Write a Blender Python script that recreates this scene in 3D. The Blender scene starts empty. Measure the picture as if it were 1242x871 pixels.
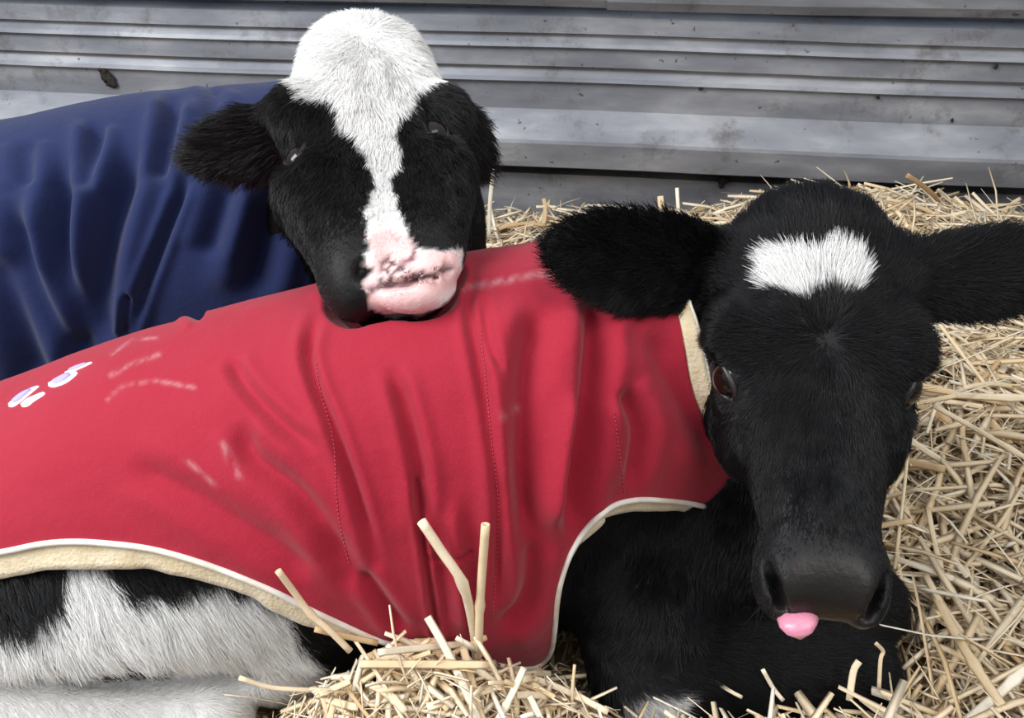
import bpy, math
import numpy as np
from mathutils import Vector
from mathutils.bvhtree import BVHTree

# ------------------------------------------------------------------ camera, world, lights
PITCH = math.radians(35.0); CAMH = 0.65; FPX = 1000.0; CX, CY = 621.0, 435.5
scene = bpy.context.scene
camd = bpy.data.cameras.new('camera'); camo = bpy.data.objects.new('camera', camd)
scene.collection.objects.link(camo); scene.camera = camo
camo.location = (0, 0, CAMH); camo.rotation_euler = (math.pi/2 - PITCH, 0, 0)
camd.lens = 36.0*FPX/1242.0; camd.sensor_width = 36.0; camd.clip_start = 0.02

world = bpy.data.worlds.new('overcast_sky'); scene.world = world; world.use_nodes = True
wn = world.node_tree.nodes; wl = world.node_tree.links
bg = wn['Background']; bg.inputs['Color'].default_value = (0.80, 0.89, 1.0, 1); bg.inputs['Strength'].default_value = 1.0

tcw = wn.new('ShaderNodeTexCoord'); sep = wn.new('ShaderNodeSeparateXYZ'); grd = wn.new('ShaderNodeValToRGB')   # overcast sky: brightest overhead
wl.new(tcw.outputs['Generated'], sep.inputs[0]); wl.new(sep.outputs['Z'], grd.inputs['Fac']); wl.new(grd.outputs['Color'], bg.inputs['Color'])
grd.color_ramp.elements[0].position = 0.0; grd.color_ramp.elements[0].color = (.17, .185, .21, 1)
grd.color_ramp.elements[1].position = 1.0; grd.color_ramp.elements[1].color = (.56, .60, .66, 1)
def area(name, loc, target, size, energy, color):
    d = bpy.data.lights.new(name, 'AREA'); d.shape = 'RECTANGLE'; d.size, d.size_y = size
    d.energy = energy; d.color = color
    o = bpy.data.objects.new(name, d); scene.collection.objects.link(o); o.location = loc
    o.rotation_euler = (Vector(target)-Vector(loc)).to_track_quat('-Z', 'Y').to_euler()
    return o
area('open_shed_side', (-1.45, -0.05, 1.75), (-0.05, 0.6, 0.2), (1.2, 1.2), 50, (0.97, 0.98, 1.0))
area('roof_light', (0.9, -0.6, 2.3), (0.3, 0.6, 0.2), (1.5, 1.5), 22, (1.0, 0.95, 0.87))
vs = scene.view_settings
vs.view_transform = 'Standard'; vs.look = 'None'; vs.gamma = 1.0; vs.use_curve_mapping = False
vs.exposure = 0.25

R = np.random.default_rng(7)
st, ct = math.sin(PITCH), math.cos(PITCH)
Fv = np.array([0, ct, -st]); Uv = np.array([0, st, ct]); Rv = np.array([1.0, 0, 0])
CAM = np.array([0, 0, CAMH])

def P(px, py, d):
    "world point seen at photo pixel (px,py) at depth d (metres along the view axis)"
    return CAM + d*(Fv + (px-CX)/FPX*Rv + (CY-py)/FPX*Uv)
def proj(p):
    q = np.asarray(p, float) - CAM
    d = q@Fv; d = np.where(np.abs(d) < 1e-3, 1e-3, d)
    return np.stack([CX + FPX*(q@Rv)/d, CY - FPX*(q@Uv)/d], -1), d
def unit(v):
    v = np.asarray(v, float); n = np.linalg.norm(v, axis=-1, keepdims=True)
    return v/np.maximum(n, 1e-12)
def wave(p, scale, seed=0, octaves=3):
    "cheap smooth noise, about -1..1"
    r = np.random.default_rng(100+seed); o = np.zeros(len(p)); a = 1.0
    for k in range(octaves):
        for j in range(3):
            w = unit(r.normal(size=p.shape[1]))*scale*(0.7+0.6*r.random())
            w2 = unit(r.normal(size=p.shape[1]))*scale*(0.7+0.6*r.random())
            o += a*np.sin(p@w + 6.28*r.random() + 1.7*np.sin(p@w2+6.28*r.random()))/2.2
        scale *= 2.1; a *= 0.5
    return o/1.6
def polysd(pts, poly):
    "signed distance to polygon, positive inside"
    poly = np.asarray(poly, float); n = len(poly); best = np.full(len(pts), 1e18); ins = np.zeros(len(pts), bool)
    x, y = pts[:, 0], pts[:, 1]
    for i in range(n):
        a, b = poly[i], poly[(i+1) % n]; e = b-a; w = pts-a
        t = np.clip((w@e)/max(e@e, 1e-9), 0, 1); dd = w - t[:, None]*e
        best = np.minimum(best, (dd**2).sum(1))
        c = ((a[1] > y) != (b[1] > y))
        with np.errstate(divide='ignore', invalid='ignore'):
            xi = a[0] + (y-a[1])*(b[0]-a[0])/(b[1]-a[1] if b[1] != a[1] else 1e-9)
        ins ^= c & (x < xi)
    s = np.sqrt(best); return np.where(ins, s, -s)
def linesd(pts, line):
    "distance to polyline and the fraction along it"
    line = np.asarray(line, float); best = np.full(len(pts), 1e18); fr = np.zeros(len(pts)); n = len(line)-1
    for i in range(n):
        a, b = line[i], line[i+1]; e = b-a; w = pts-a
        t = np.clip((w@e)/max(e@e, 1e-9), 0, 1); dd = ((w - t[:, None]*e)**2).sum(1)
        m = dd < best; best[m] = dd[m]; fr[m] = ((i+t)/n)[m]
    return np.sqrt(best), fr
def sstep(a, b, x):
    t = np.clip((x-a)/(b-a), 0, 1); return t*t*(3-2*t)
def catmull(pts, n):
    p = np.asarray(pts, float); p = np.vstack([2*p[0]-p[1], p, 2*p[-1]-p[-2]]); out = []
    for i in range(1, len(p)-2):
        t = np.linspace(0, 1, n, endpoint=False)[:, None]
        a, b, c, d = p[i-1], p[i], p[i+1], p[i+2]
        out.append(0.5*((2*b)+(c-a)*t+(2*a-5*b+4*c-d)*t**2+(3*b-a-3*c+d)*t**3))
    out.append(p[-2][None]); return np.vstack(out)

# ------------------------------------------------------------------ object helpers
COL = scene.collection
def tag(o, label=None, cat=None, group=None, kind=None):
    if label: o['label'] = label
    if cat: o['category'] = cat
    if group: o['group'] = group
    if kind: o['kind'] = kind
    return o
def empty(name, loc):
    o = bpy.data.objects.new(name, None); COL.objects.link(o); o.location = loc; o.empty_display_size = 0.05
    return o
def make(name, V, Fc, mats, parent=None, smooth=True):
    me = bpy.data.meshes.new(name)
    V = np.asarray(V, float)
    if parent is not None:
        V = V - np.array(parent_origin(parent))
    if isinstance(Fc, list): me.from_pydata(V.tolist(), [], [tuple(int(i) for i in f) for f in Fc])
    else:
        Fc = np.asarray(Fc); k = Fc.shape[1]; nf = len(Fc)
        me.vertices.add(len(V)); me.vertices.foreach_set('co', V.astype(np.float32).ravel())
        me.loops.add(nf*k); me.loops.foreach_set('vertex_index', Fc.astype(np.int32).ravel())
        me.polygons.add(nf); me.polygons.foreach_set('loop_start', np.arange(nf, dtype=np.int32)*k)
        me.update(calc_edges=True)
    me.validate(); me.update()
    if smooth: me.polygons.foreach_set('use_smooth', np.ones(len(me.polygons), bool))
    for m in (mats if isinstance(mats, (list, tuple)) else [mats]): me.materials.append(m)
    o = bpy.data.objects.new(name, me); COL.objects.link(o)
    if parent is not None: o.parent = parent
    return o
def parent_origin(p):
    v = Vector((0, 0, 0))
    while p is not None: v += p.location; p = p.parent
    return v
def setcol(o, name, cols):
    a = o.data.attributes.new(name, 'FLOAT_COLOR', 'POINT')
    c = np.ones((len(cols), 4), np.float32); c[:, :cols.shape[1]] = cols
    a.data.foreach_set('color', c.ravel())
def tube(pts, rad, sides=8, flat=1.0, up=(0, 0, 1), caps=True):
    pts = np.asarray(pts, float); n = len(pts); rad = np.broadcast_to(np.asarray(rad, float), (n,))
    T = unit(np.gradient(pts, axis=0)); up = np.broadcast_to(np.asarray(up, float), pts.shape)
    S = unit(np.cross(T, up)); N = unit(np.cross(S, T))
    a = np.arange(sides)/sides*2*np.pi
    V = pts[:, None] + rad[:, None, None]*(np.cos(a)[None, :, None]*S[:, None] + flat*np.sin(a)[None, :, None]*N[:, None])
    V = V.reshape(-1, 3); Fc = []
    for i in range(n-1):
        for j in range(sides):
            k = (j+1) % sides; Fc.append((i*sides+j, i*sides+k, (i+1)*sides+k, (i+1)*sides+j))
    if caps:
        Fc.append(tuple(range(sides))[::-1]); Fc.append(tuple((n-1)*sides+j for j in range(sides)))
    return V, Fc
def joinm(parts):
    V, Fc, o = [], [], 0
    for v, f in parts:
        V.append(v); Fc += [tuple(i+o for i in q) for q in f]; o += len(v)
    return np.vstack(V), Fc

# ------------------------------------------------------------------ materials
def mat(name, base=(.5, .5, .5), rough=.6, **kw):
    m = bpy.data.materials.new(name); m.use_nodes = True; b = m.node_tree.nodes['Principled BSDF']
    b.inputs['Base Color'].default_value = (*base, 1); b.inputs['Roughness'].default_value = rough
    for k, v in kw.items(): b.inputs[k.replace('_', ' ')].default_value = v
    return m, m.node_tree.nodes, m.node_tree.links, b
def noise(N, L, scale, detail=4, coord='Object', rough=.55, stretch=None):
    tc = N.new('ShaderNodeTexCoord'); n = N.new('ShaderNodeTexNoise')
    n.inputs['Scale'].default_value = scale; n.inputs['Detail'].default_value = detail; n.inputs['Roughness'].default_value = rough
    if stretch:
        mp = N.new('ShaderNodeMapping'); mp.inputs['Scale'].default_value = stretch
        L.new(tc.outputs[coord], mp.inputs['Vector']); L.new(mp.outputs['Vector'], n.inputs['Vector'])
    else: L.new(tc.outputs[coord], n.inputs['Vector'])
    return n
def ramp(N, L, src, stops):
    r = N.new('ShaderNodeValToRGB'); e = r.color_ramp.elements
    while len(e) < len(stops): e.new(0.5)
    for i, (p, c) in enumerate(stops): e[i].position = p; e[i].color = (*c, 1)
    L.new(src, r.inputs['Fac']); return r
def mix(N, L, fac, a, b, mode='MIX'):
    m = N.new('ShaderNodeMix'); m.data_type = 'RGBA'; m.blend_type = mode
    for sock, v in ((m.inputs[0], fac), (m.inputs[6], a), (m.inputs[7], b)):
        if hasattr(v, 'links') or hasattr(v, 'is_output'): L.new(v, sock)
        elif isinstance(v, (int, float)): sock.default_value = v
        else: sock.default_value = (*v, 1)
    return m.outputs[2]
def bump(N, L, b, src, strength, dist):
    n = N.new('ShaderNodeBump'); n.inputs['Strength'].default_value = strength; n.inputs['Distance'].default_value = dist
    L.new(src, n.inputs['Height']); L.new(n.outputs['Normal'], b.inputs['Normal']); return n
def attr(N, name):
    a = N.new('ShaderNodeAttribute'); a.attribute_name = name; return a

def cloth_mat(name, base, pale, wear=0.25):
    m, N, L, b = mat(name, base, .82, Sheen_Weight=.12, Sheen_Roughness=.5, Specular_IOR_Level=.2)
    n1 = noise(N, L, 5, 5); n2 = noise(N, L, 900, 2)
    c = mix(N, L, ramp(N, L, n1.outputs[0], [(.35, (0, 0, 0)), (.75, (wear,)*3)]).outputs[0], base, pale)
    c2 = mix(N, L, ramp(N, L, n2.outputs[0], [(.3, (0, 0, 0)), (.75, (.22,)*3)]).outputs[0], c, pale)
    sc = attr(N, 'scuff'); c3 = mix(N, L, sc.outputs['Fac'], c2, (.62, .42, .44))
    L.new(c3, b.inputs['Base Color']); n4 = noise(N, L, 45, 5, rough=.6); bp = bump(N, L, b, n2.outputs[0], .25, .0006)
    b2 = N.new('ShaderNodeBump'); b2.inputs['Strength'].default_value = .35; b2.inputs['Distance'].default_value = .004; L.new(n4.outputs[0], b2.inputs['Height']); L.new(b2.outputs['Normal'], bp.inputs['Normal'])
    return m
M_RED = cloth_mat('red_cotton', (.33, .010, .027), (.42, .038, .070))
M_NAVY = cloth_mat('navy_cotton', (.008, .016, .068), (.018, .030, .10), .15)
M_FLEECE, N, L, b = mat('cream_fleece', (.78, .66, .44), .95, Sheen_Weight=.4)
n = noise(N, L, 60, 5); L.new(ramp(N, L, n.outputs[0], [(.3, (.62, .49, .29)), (.7, (.84, .73, .52))]).outputs[0], b.inputs['Base Color'])
n2 = noise(N, L, 400, 3); bump(N, L, b, n2.outputs[0], .6, .002)
M_PIPE, N, L, b = mat('off_white_binding', (.80, .76, .70), .7)
n = noise(N, L, 40, 4); L.new(ramp(N, L, n.outputs[0], [(.35, (.66, .58, .47)), (.6, (.84, .8, .74))]).outputs[0], b.inputs['Base Color'])
M_SKIN, N, L, b = mat('calf_hide', (.01, .01, .01), .55, Specular_IOR_Level=.3)
a_ = attr(N, 'coat'); n = noise(N, L, 260, 4); L.new(a_.outputs['Color'], b.inputs['Base Color']); bump(N, L, b, n.outputs[0], .35, .0015)
sh = attr(N, 'gloss'); mr = N.new('ShaderNodeMapRange'); mr.inputs[3].default_value = .6; mr.inputs[4].default_value = .36
L.new(sh.outputs['Fac'], mr.inputs[0]); L.new(mr.outputs[0], b.inputs['Roughness'])
M_HAIR, N, L, b = mat('calf_hair', (.01, .01, .01), .40, Specular_IOR_Level=.30)
a_ = attr(N, 'coat'); L.new(a_.outputs['Color'], b.inputs['Base Color'])
M_EYE, N, L, b = mat('dark_wet_eye', (.010, .006, .005), .16, Coat_Weight=.25, Coat_Roughness=.03, Specular_IOR_Level=.35)
M_PUPIL, _, _, _ = mat('black_pupil', (.002, .002, .003), .05, Coat_Weight=1.0)
M_LID, _, _, _ = mat('eyelid_skin', (.02, .016, .016), .4)
M_TONGUE, N, L, b = mat('pink_tongue', (.72, .26, .36), .35, Subsurface_Weight=.15, Coat_Weight=.3)
n = noise(N, L, 500, 3); bump(N, L, b, n.outputs[0], .4, .001)
M_WHITEPRINT, _, _, _ = mat('white_embroidery', (.85, .84, .86), .6)
M_LILAC, N, L, b = mat('lilac_embroidery', (.42, .38, .68), .7)

def straw_mat(name, attrname=None):
    m, N, L, b = mat(name, (.6, .42, .2), .55, Specular_IOR_Level=.35)
    if attrname: src = attr(N, attrname).outputs['Fac']
    else: src = N.new('ShaderNodeObjectInfo').outputs['Random']
    r = ramp(N, L, src, [(0, (.52, .34, .17)), (.18, (.73, .54, .31)), (.5, (.86, .70, .47)), (.8, (.91, .79, .59)), (1, (.95, .88, .73))])
    n = noise(N, L, 90, 4, stretch=(1, 1, 1)); c = mix(N, L, ramp(N, L, n.outputs[0], [(.35, (0, 0, 0)), (.8, (.30,)*3)]).outputs[0], r.outputs[0], (.48, .29, .12))
    L.new(c, b.inputs['Base Color']); n3 = noise(N, L, 700, 2); bump(N, L, b, n3.outputs[0], .3, .0006)
    return m
M_STRAW = straw_mat('straw_heap', 'tone'); M_STALK = straw_mat('straw_single')
M_BED, N, L, b = mat('trodden_straw', (.3, .18, .08), .9)
n = noise(N, L, 70, 5, stretch=(1, .4, 1)); L.new(ramp(N, L, n.outputs[0], [(.3, (.16, .09, .04)), (.7, (.50, .34, .17))]).outputs[0], b.inputs['Base Color'])
M_FLOOR, N, L, b = mat('earth_floor', (.08, .055, .035), .95)
n = noise(N, L, 30, 6); bump(N, L, b, n.outputs[0], .5, .01)

M_METAL, N, L, b = mat('galvanised_steel', (.4, .42, .46), .5, Metallic=.35)
n = noise(N, L, 5, 6, stretch=(1, 1, 4)); base = ramp(N, L, n.outputs[0], [(.3, (.18, .19, .215)), (.5, (.26, .27, .30)), (.72, (.42, .43, .45))]).outputs[0]
nd = noise(N, L, 9, 8, rough=.75); dirt = ramp(N, L, nd.outputs[0], [(.54, (0, 0, 0)), (.68, (.72,)*3)]).outputs[0]
base = mix(N, L, dirt, base, (.11, .10, .09))
ns = noise(N, L, 60, 3); spot = ramp(N, L, ns.outputs[0], [(.69, (0, 0, 0)), (.72, (.8,)*3)]).outputs[0]
base = mix(N, L, spot, base, (.06, .045, .035))
L.new(base, b.inputs['Base Color']); L.new(ramp(N, L, nd.outputs[0], [(.3, (.36,)*3), (.7, (.62,)*3)]).outputs[0], b.inputs['Roughness'])
bump(N, L, b, n.outputs[0], .25, .004)
M_DUNG, N, L, b = mat('dried_dung', (.02, .016, .012), .9)

# ------------------------------------------------------------------ setting: floor and corrugated wall
WY, WS = 1.50, math.tan(math.radians(6.2))
def wallpt(x, z, out):   # out = distance off the wall plane towards the camera
    nrm = unit([-WS, -1, 0]); return np.array([x, WY - WS*x, z]) + out*nrm
def heightH(x, y):
    "top of the loose straw"
    h = 0.030 - .045*sstep(.85, 1.25, y) + 0.012*np.sin(7*x+1.2)*np.cos(6*y) + 0.008*np.sin(17*x+9*y)
    g = lambda cx, cy, rx, ry, a: a*np.exp(-((x-cx)/rx)**2-((y-cy)/ry)**2)
    h = h + g(.62, 1.18, .26, .24, .105) + g(.10, 1.20, .30, .14, .012) + g(.55, .70, .22, .30, .05)
    h = h + g(-.065, .330, .125, .065, .125) + g(.17, .30, .14, .045, .085) + g(.42, .45, .12, .15, .02)
    return h
def hz(y, x): # wall sight line height helper
    return CAMH - math.tan(PITCH-math.atan((CY-y)/FPX))*y
prof = [(.62, .000), (.60, .020), (.352, .020), (.349, .018), (.346, -.050), (.321, -.052), (.318, -.004),
        (.292, .000), (.290, -.007), (.285, -.008), (.276, .001), (.270, .006), (.264, -.004),
        (.236, .000), (.234, -.008), (.228, -.009), (.217, .000), (.211, .006), (.205, -.004), (.160, .000),
        (.158, .002), (.116, .040), (.110, .042), (.066, .040), (.064, .038), (.060, -.046), (.036, -.048), (.034, -.004), (-.08, .000)]
def sheet(name, profile, x0, x1, nx, seed, parent=None):
    pr = [profile[0]]
    for a, c in zip(profile[:-1], profile[1:]):
        k = max(1, int(abs(a[0]-c[0])/.012))
        for i in range(1, k+1): pr.append((a[0]+(c[0]-a[0])*i/k, a[1]+(c[1]-a[1])*i/k))
    xs = np.linspace(x0, x1, nx); V = []
    for x in xs:
        for z, o in pr:
            p = np.array([[x*3, z*3, seed]]); w = wave(p, 2.0, 5, 2)[0]*.0035
            V.append(wallpt(x, z + .0015*math.sin(x*5+seed), o + w))
    m = len(pr); F = [(i*m+j, i*m+j+1, (i+1)*m+j+1, (i+1)*m+j) for i in range(nx-1) for j in range(m-1)]
    return make(name, V, F, M_METAL, parent, smooth=False)
wall = tag(sheet('wall_back', prof[4:], -1.6, 1.6, 120, 1.0), kind='structure')
up = sheet('metal_sheet', [(.62, .026)] + [(.60, .022)] + prof[2:4] + [(.338, .010)], -1.6, .115*1.6, 70, 2.0, wall)
up = sheet('metal_sheet', [(.62, .0285)] + [(.60, .0245)] + [(z, o+.0025) for z, o in prof[2:4]] + [(.337, .0125)], .16, 1.6, 60, 3.0, wall)
# dried dung stuck on the wall
dp = wallpt(0, 0, 0); parts = []
def lump(c, r, n=10, seed=0):
    rr = np.random.default_rng(seed); V = []; F = []
    for i in range(7):
        for j in range(n):
            th = math.pi*i/6; ph = 2*math.pi*j/n; k = 1+.25*rr.normal()
            V.append(c + k*np.array([r[0]*math.sin(th)*math.cos(ph), r[1]*math.sin(th)*math.sin(ph), r[2]*math.cos(th)]))
    for i in range(6):
        for j in range(n): F.append((i*n+j, i*n+(j+1) % n, (i+1)*n+(j+1) % n, (i+1)*n+j))
    return np.array(V), F
def onwall(px, py):
    r = Fv + (px-CX)/FPX*Rv + (CY-py)/FPX*Uv; # hit plane Y = WY - WS X (+ .002 off)
    t = (WY-.004)/(r[1]+WS*r[0]); return CAM + t*r
parts = [lump(onwall(x, y), (r*1.1, .003, r), seed=i) for i, (x, y, r) in enumerate([(121, 84, .004), (125, 87, .006), (129, 93, .009), (134, 99, .010), (138, 102, .006)])]
V, F = joinm(parts); tag(make('dung_splat', V, F, M_DUNG, wall), 'dark dried dung stuck on the steel')
parts = [lump(onwall(x, y), (r, .002, r), seed=i) for i, (x, y, r) in enumerate([(850, 107, .004), (877, 219, .009), (938, 182, .004), (1012, 215, .003), (875, 225, .005), (1155, 146, .003), (1208, 81, .004), (1065, 118, .003), (1108, 5, .008)])]
V, F = joinm(parts); tag(make('dirt_speck', V, F, M_DUNG, wall), 'scattered dark specks of dirt', kind='stuff')
fl = tag(make('floor', [(-2, -.6, -.07), (2.2, -.6, -.07), (2.2, 1.9, -.07), (-2, 1.9, -.07)], [(0, 1, 2, 3)], M_FLOOR, smooth=False), kind='structure')

# ------------------------------------------------------------------ implicit modelling
def smin(a, b, k):
    h = np.clip(.5+.5*(b-a)/k, 0, 1); return b+(a-b)*h - k*h*(1-h)
def smax(a, b, k): return -smin(-a, -b, k)
def cone(a, b, r1, r2):
    a = np.asarray(a, float); b = np.asarray(b, float); e = b-a; ee = e@e
    def f(p):
        t = np.clip(((p-a)@e)/ee, 0, 1); return np.linalg.norm(p-a-t[:, None]*e, axis=1) - (r1+(r2-r1)*t)
    return f
def ell(c, r, axes=None):
    c = np.asarray(c, float); r = np.asarray(r, float); A = np.eye(3) if axes is None else np.array(axes)
    def f(p):
        q = (p-c)@A.T; k0 = np.linalg.norm(q/r, axis=1); k1 = np.linalg.norm(q/(r*r), axis=1)
        return k0*(k0-1)/np.maximum(k1, 1e-6)
    return f
def table(S, Y):
    S = np.array(S, float); c = catmull(np.stack([S, Y], 1), 12); return lambda s: np.interp(s, c[:, 0], c[:, 1])
def loft(O, ax, S, W, T, B, p=2.2, Xc=None, taper=0.0):
    O = np.asarray(O, float); f_, l_, n_ = ax; w = table(S, W); t = table(S, T); bt = table(S, B); xc = table(S, Xc) if Xc is not None else (lambda s: 0*s)
    def f(pt):
        q = pt-O; s = q@f_; x = q@l_; z = q@n_; sc = np.clip(s, S[0], S[-1])
        tv = t(sc); ww = w(sc)*(1 - taper*np.clip((tv-z)/(tv-bt(sc)), 0, 1)**1.2); c = (tv+bt(sc))/2; h = (t(sc)-bt(sc))/2
        r = (np.abs((x-xc(sc))/ww)**p + np.abs((z-c)/h)**p)**(1/p)
        rad = np.sqrt(((x-xc(sc))**2+(z-c)**2)); d = np.where(r > 1e-3, rad*(1-1/np.maximum(r, 1e-3)), -np.minimum(ww, h))
        ds = np.abs(s-sc); return np.where(ds > 0, np.sqrt(np.maximum(d, 0)**2+ds**2), d)
    return f
class Head:
    "a calf head: origin at the poll, f towards the nose, l viewer right, n out of the face"
    def __init__(s, O, Nn, roll, W=1.0, dn=1.0, eb=.16):
        s.eb = eb
        s.O = np.asarray(O); d = np.asarray(Nn)-s.O; s.L = np.linalg.norm(d); s.f = d/s.L
        l = np.array([1., 0, 0]); l = unit(l - (l@s.f)*s.f); n = np.cross(l, s.f)
        if n@(CAM-s.O) < 0: n = -n
        c, si = math.cos(roll), math.sin(roll); s.n = c*n + si*l; s.l = c*l - si*n; s.W = W; s.D = dn
    def pt(s, t, x, z): return s.O + t*s.L*s.f + x*s.l + z*s.n
    def loc(s, p):
        q = p-s.O; return q@s.f/s.L, q@s.l, q@s.n
    def sdf(s, mouth=0.0):
        T = [-.06, .0, .08, .20, .33, .45, .58, .70, .82, .93, .99, 1.025]
        w = [.030, .050, .065, .073, .075, .074, .063, .051, .0425, .0385, .030, .010]
        t = [-.040, -.008, .006, .013, .012, .006, -.001, -.004, -.003, -.004, -.012, -.026]
        bt = [-.08, -.10, -.11, -.125, -.125, -.122, -.108, -.086, -.068, -.056, -.046, -.036]
        sk = loft(s.O, (s.f, s.l, s.n), np.array(T)*s.L, np.array(w)*s.W, np.array(t)*s.D, np.array(bt)*s.D, 2.25, None, .38)
        A = (s.l, s.f, s.n)
        adds = []
        for sg in (-1, 1):
            adds.append((ell(s.pt(.385, sg*.057*s.W, -.014), (.018, .026, .016), A), .014))      # brow
            adds.append((ell(s.pt(.50, sg*.047*s.W, -.055), (.018, .050, .035), A), .02))       # cheek
            adds.append((ell(s.pt(.945, sg*.0235, -.028), (.0165, .026, .022), A), .012))        # nostril wing / upper lip
            adds.append((ell(s.pt(s.eb, sg*.058*s.W, -.028), (.022, .026, .022), A), .02))        # ear base
        adds.append((ell(s.pt(.90, 0, -.057), (.026, .034, .012), A), .006))                    # chin
        adds.append((ell(s.pt(.06, 0, -.014), (.040, .030, .024), A), .02))                     # poll
        subs = []
        for sg in (-1, 1):
            ax = unit(s.l*sg*.75 + s.f*.55 - s.n*.35); ay = unit(np.cross(ax, s.n)); az = np.cross(ax, ay)
            subs.append((ell(s.pt(.985, sg*.0240, -.020), (.0075, .012, .0042), (unit(s.l*.85+s.n*sg*.55), s.f, unit(s.n*.85-s.l*sg*.55))), .004))
            subs.append((ell(s.pt(.965, sg*.0295, -.013), (.0028, .013, .006), (unit(s.l+s.f*sg*.35), unit(s.f-s.l*sg*.35), s.n)), .004))
            subs.append((ell(s.pt(.30, sg*.085*s.W, -.045), (.012, .035, .02), A), .015))        # temple hollow
        mo = lambda p: s.mouthsd(p)
        def f(p):
            d = sk(p)
            for g, k in adds: d = smin(d, g(p), k)
            for g, k in subs: d = smax(d, -g(p), k)
            return smax(d, -mo(p), .003)
        return f
    def mouthsd(s, p):
        t, x, z = s.loc(p)
        zz = -.0545 - .10*np.maximum(0, .93-t)*.4 + .004*np.cos(x*90)
        outer = np.abs(z-zz) - .0016
        return np.maximum(outer, np.maximum(.72-t, 0)*s.L*2 - .0)
def ear(base, tip, width, nrm, thick=.0065, cup=6.0, prof=None):
    base = np.asarray(base); tip = np.asarray(tip); f_ = tip-base; Ln = np.linalg.norm(f_); f_ = f_/Ln
    n_ = unit(np.asarray(nrm) - (np.asarray(nrm)@f_)*f_); u_ = np.cross(n_, f_)
    S = [-.12, 0, .2, .45, .7, .88, .97, 1.0]; pr = prof or [.55, .62, .86, 1.0, .93, .66, .34, .10]
    w = table(S, np.array(pr)*width)
    def f(p):
        q = p-base; s = q@f_/Ln; u = q@u_; t = q@n_; sc = np.clip(s, -.12, 1.0); ww = w(sc)
        tt = t + cup*0 - cup*u*u + .010*(sc-.4)**2*2
        th = thick*(1.5-.7*sc)
        r = ((u/ww)**2 + (tt/th)**2)**.5; d = (r-1)*th*.9
        d2 = np.abs(u)-ww; d = np.where(np.abs(tt) < th, np.maximum(d, d2*.8), d)
        ds = np.abs(s-sc)*Ln; return np.where(ds > 0, np.sqrt(np.maximum(d, 0)**2+ds**2), d)
    f.axis = f_; f.base = base; f.len = Ln; f.u = u_; f.n = n_; f.w = w
    return f
def netmesh(sd, lo, hi, h):
    lo = np.array(lo, float); nc = np.ceil((np.array(hi)-lo)/(4*h)).astype(int)
    gi = np.stack(np.meshgrid(*[np.arange(k) for k in nc], indexing='ij'), -1).reshape(-1, 3)
    cd = np.concatenate([sd(c) for c in np.array_split(lo + (gi+.5)*4*h, 8)])
    dims = nc*4+1
    V = np.repeat(np.repeat(np.repeat(cd.reshape(nc), 4, 0), 4, 1), 4, 2).astype(np.float32)
    V = np.pad(V, ((0, 1),)*3, mode='edge')
    act = gi[np.abs(cd) < 4*h*2.2]
    off = np.stack(np.meshgrid(*[np.arange(5)]*3, indexing='ij'), -1).reshape(-1, 3)
    keys = (act[:, None]*4 + off[None]).reshape(-1, 3); key = (keys[:, 0]*dims[1]+keys[:, 1])*dims[2]+keys[:, 2]
    key = np.unique(key); kk = np.stack([key//(dims[1]*dims[2]), key//dims[2] % dims[1], key % dims[2]], 1)
    vals = np.concatenate([sd(c) for c in np.array_split(lo + kk*h, max(1, len(kk)//200000))])
    V.reshape(-1)[key] = vals
    cells = act[:, None]*4 + np.stack(np.meshgrid(*[np.arange(4)]*3, indexing='ij'), -1).reshape(-1, 3)[None]
    cells = cells.reshape(-1, 3)
    ck = (cells[:, 0]*dims[1]+cells[:, 1])*dims[2]+cells[:, 2]; Vf = V.reshape(-1)
    st_ = [dims[1]*dims[2], dims[2], 1]; corners = [(a, b_, c) for a in (0, 1) for b_ in (0, 1) for c in (0, 1)]
    cv = np.stack([Vf[ck + a*st_[0]+b_*st_[1]+c] for a, b_, c in corners], 1)
    ok = (cv.min(1) < 0) & (cv.max(1) >= 0); cells, ck, cv = cells[ok], ck[ok], cv[ok]
    acc = np.zeros((len(cells), 3)); cnt = np.zeros(len(cells)); cidx = np.array(corners, float)
    for i in range(8):
        for j in range(i+1, 8):
            if sum(abs(x-y) for x, y in zip(corners[i], corners[j])) != 1: continue
            m = (cv[:, i] < 0) != (cv[:, j] < 0)
            t = cv[m, i]/(cv[m, i]-cv[m, j]); acc[m] += cidx[i] + t[:, None]*(cidx[j]-cidx[i]); cnt[m] += 1
    P3 = lo + (cells + acc/cnt[:, None])*h
    vid = {}; lut = np.full(dims.prod(), -1, np.int32); lut[ck] = np.arange(len(ck)); F = []
    for ax in range(3):
        o1, o2 = [a for a in range(3) if a != ax]
        c1 = ck + st_[ax]; a = Vf[ck]; b_ = Vf[c1]; m = (a < 0) != (b_ < 0)
        k = ck[m]; q = np.stack([lut[k], lut[k-st_[o1]], lut[k-st_[o1]-st_[o2]], lut[k-st_[o2]]], 1)
        g = (q >= 0).all(1); q = q[g]; s_ = (a[m][g] < 0)
        if ax == 1: s_ = ~s_
        q[~s_] = q[~s_][:, ::-1]; F.append(q)
    return P3, np.vstack(F)
def vnormals(V, F):
    N = np.zeros_like(V); a = np.cross(V[F[:, 2]]-V[F[:, 0]], V[F[:, 3]]-V[F[:, 1]]) if F.shape[1] == 4 else np.cross(V[F[:, 1]]-V[F[:, 0]], V[F[:, 2]]-V[F[:, 0]])
    for k in range(F.shape[1]):
        for c in range(3): N[:, c] += np.bincount(F[:, k], a[:, c], len(V))
    return unit(N)
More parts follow.
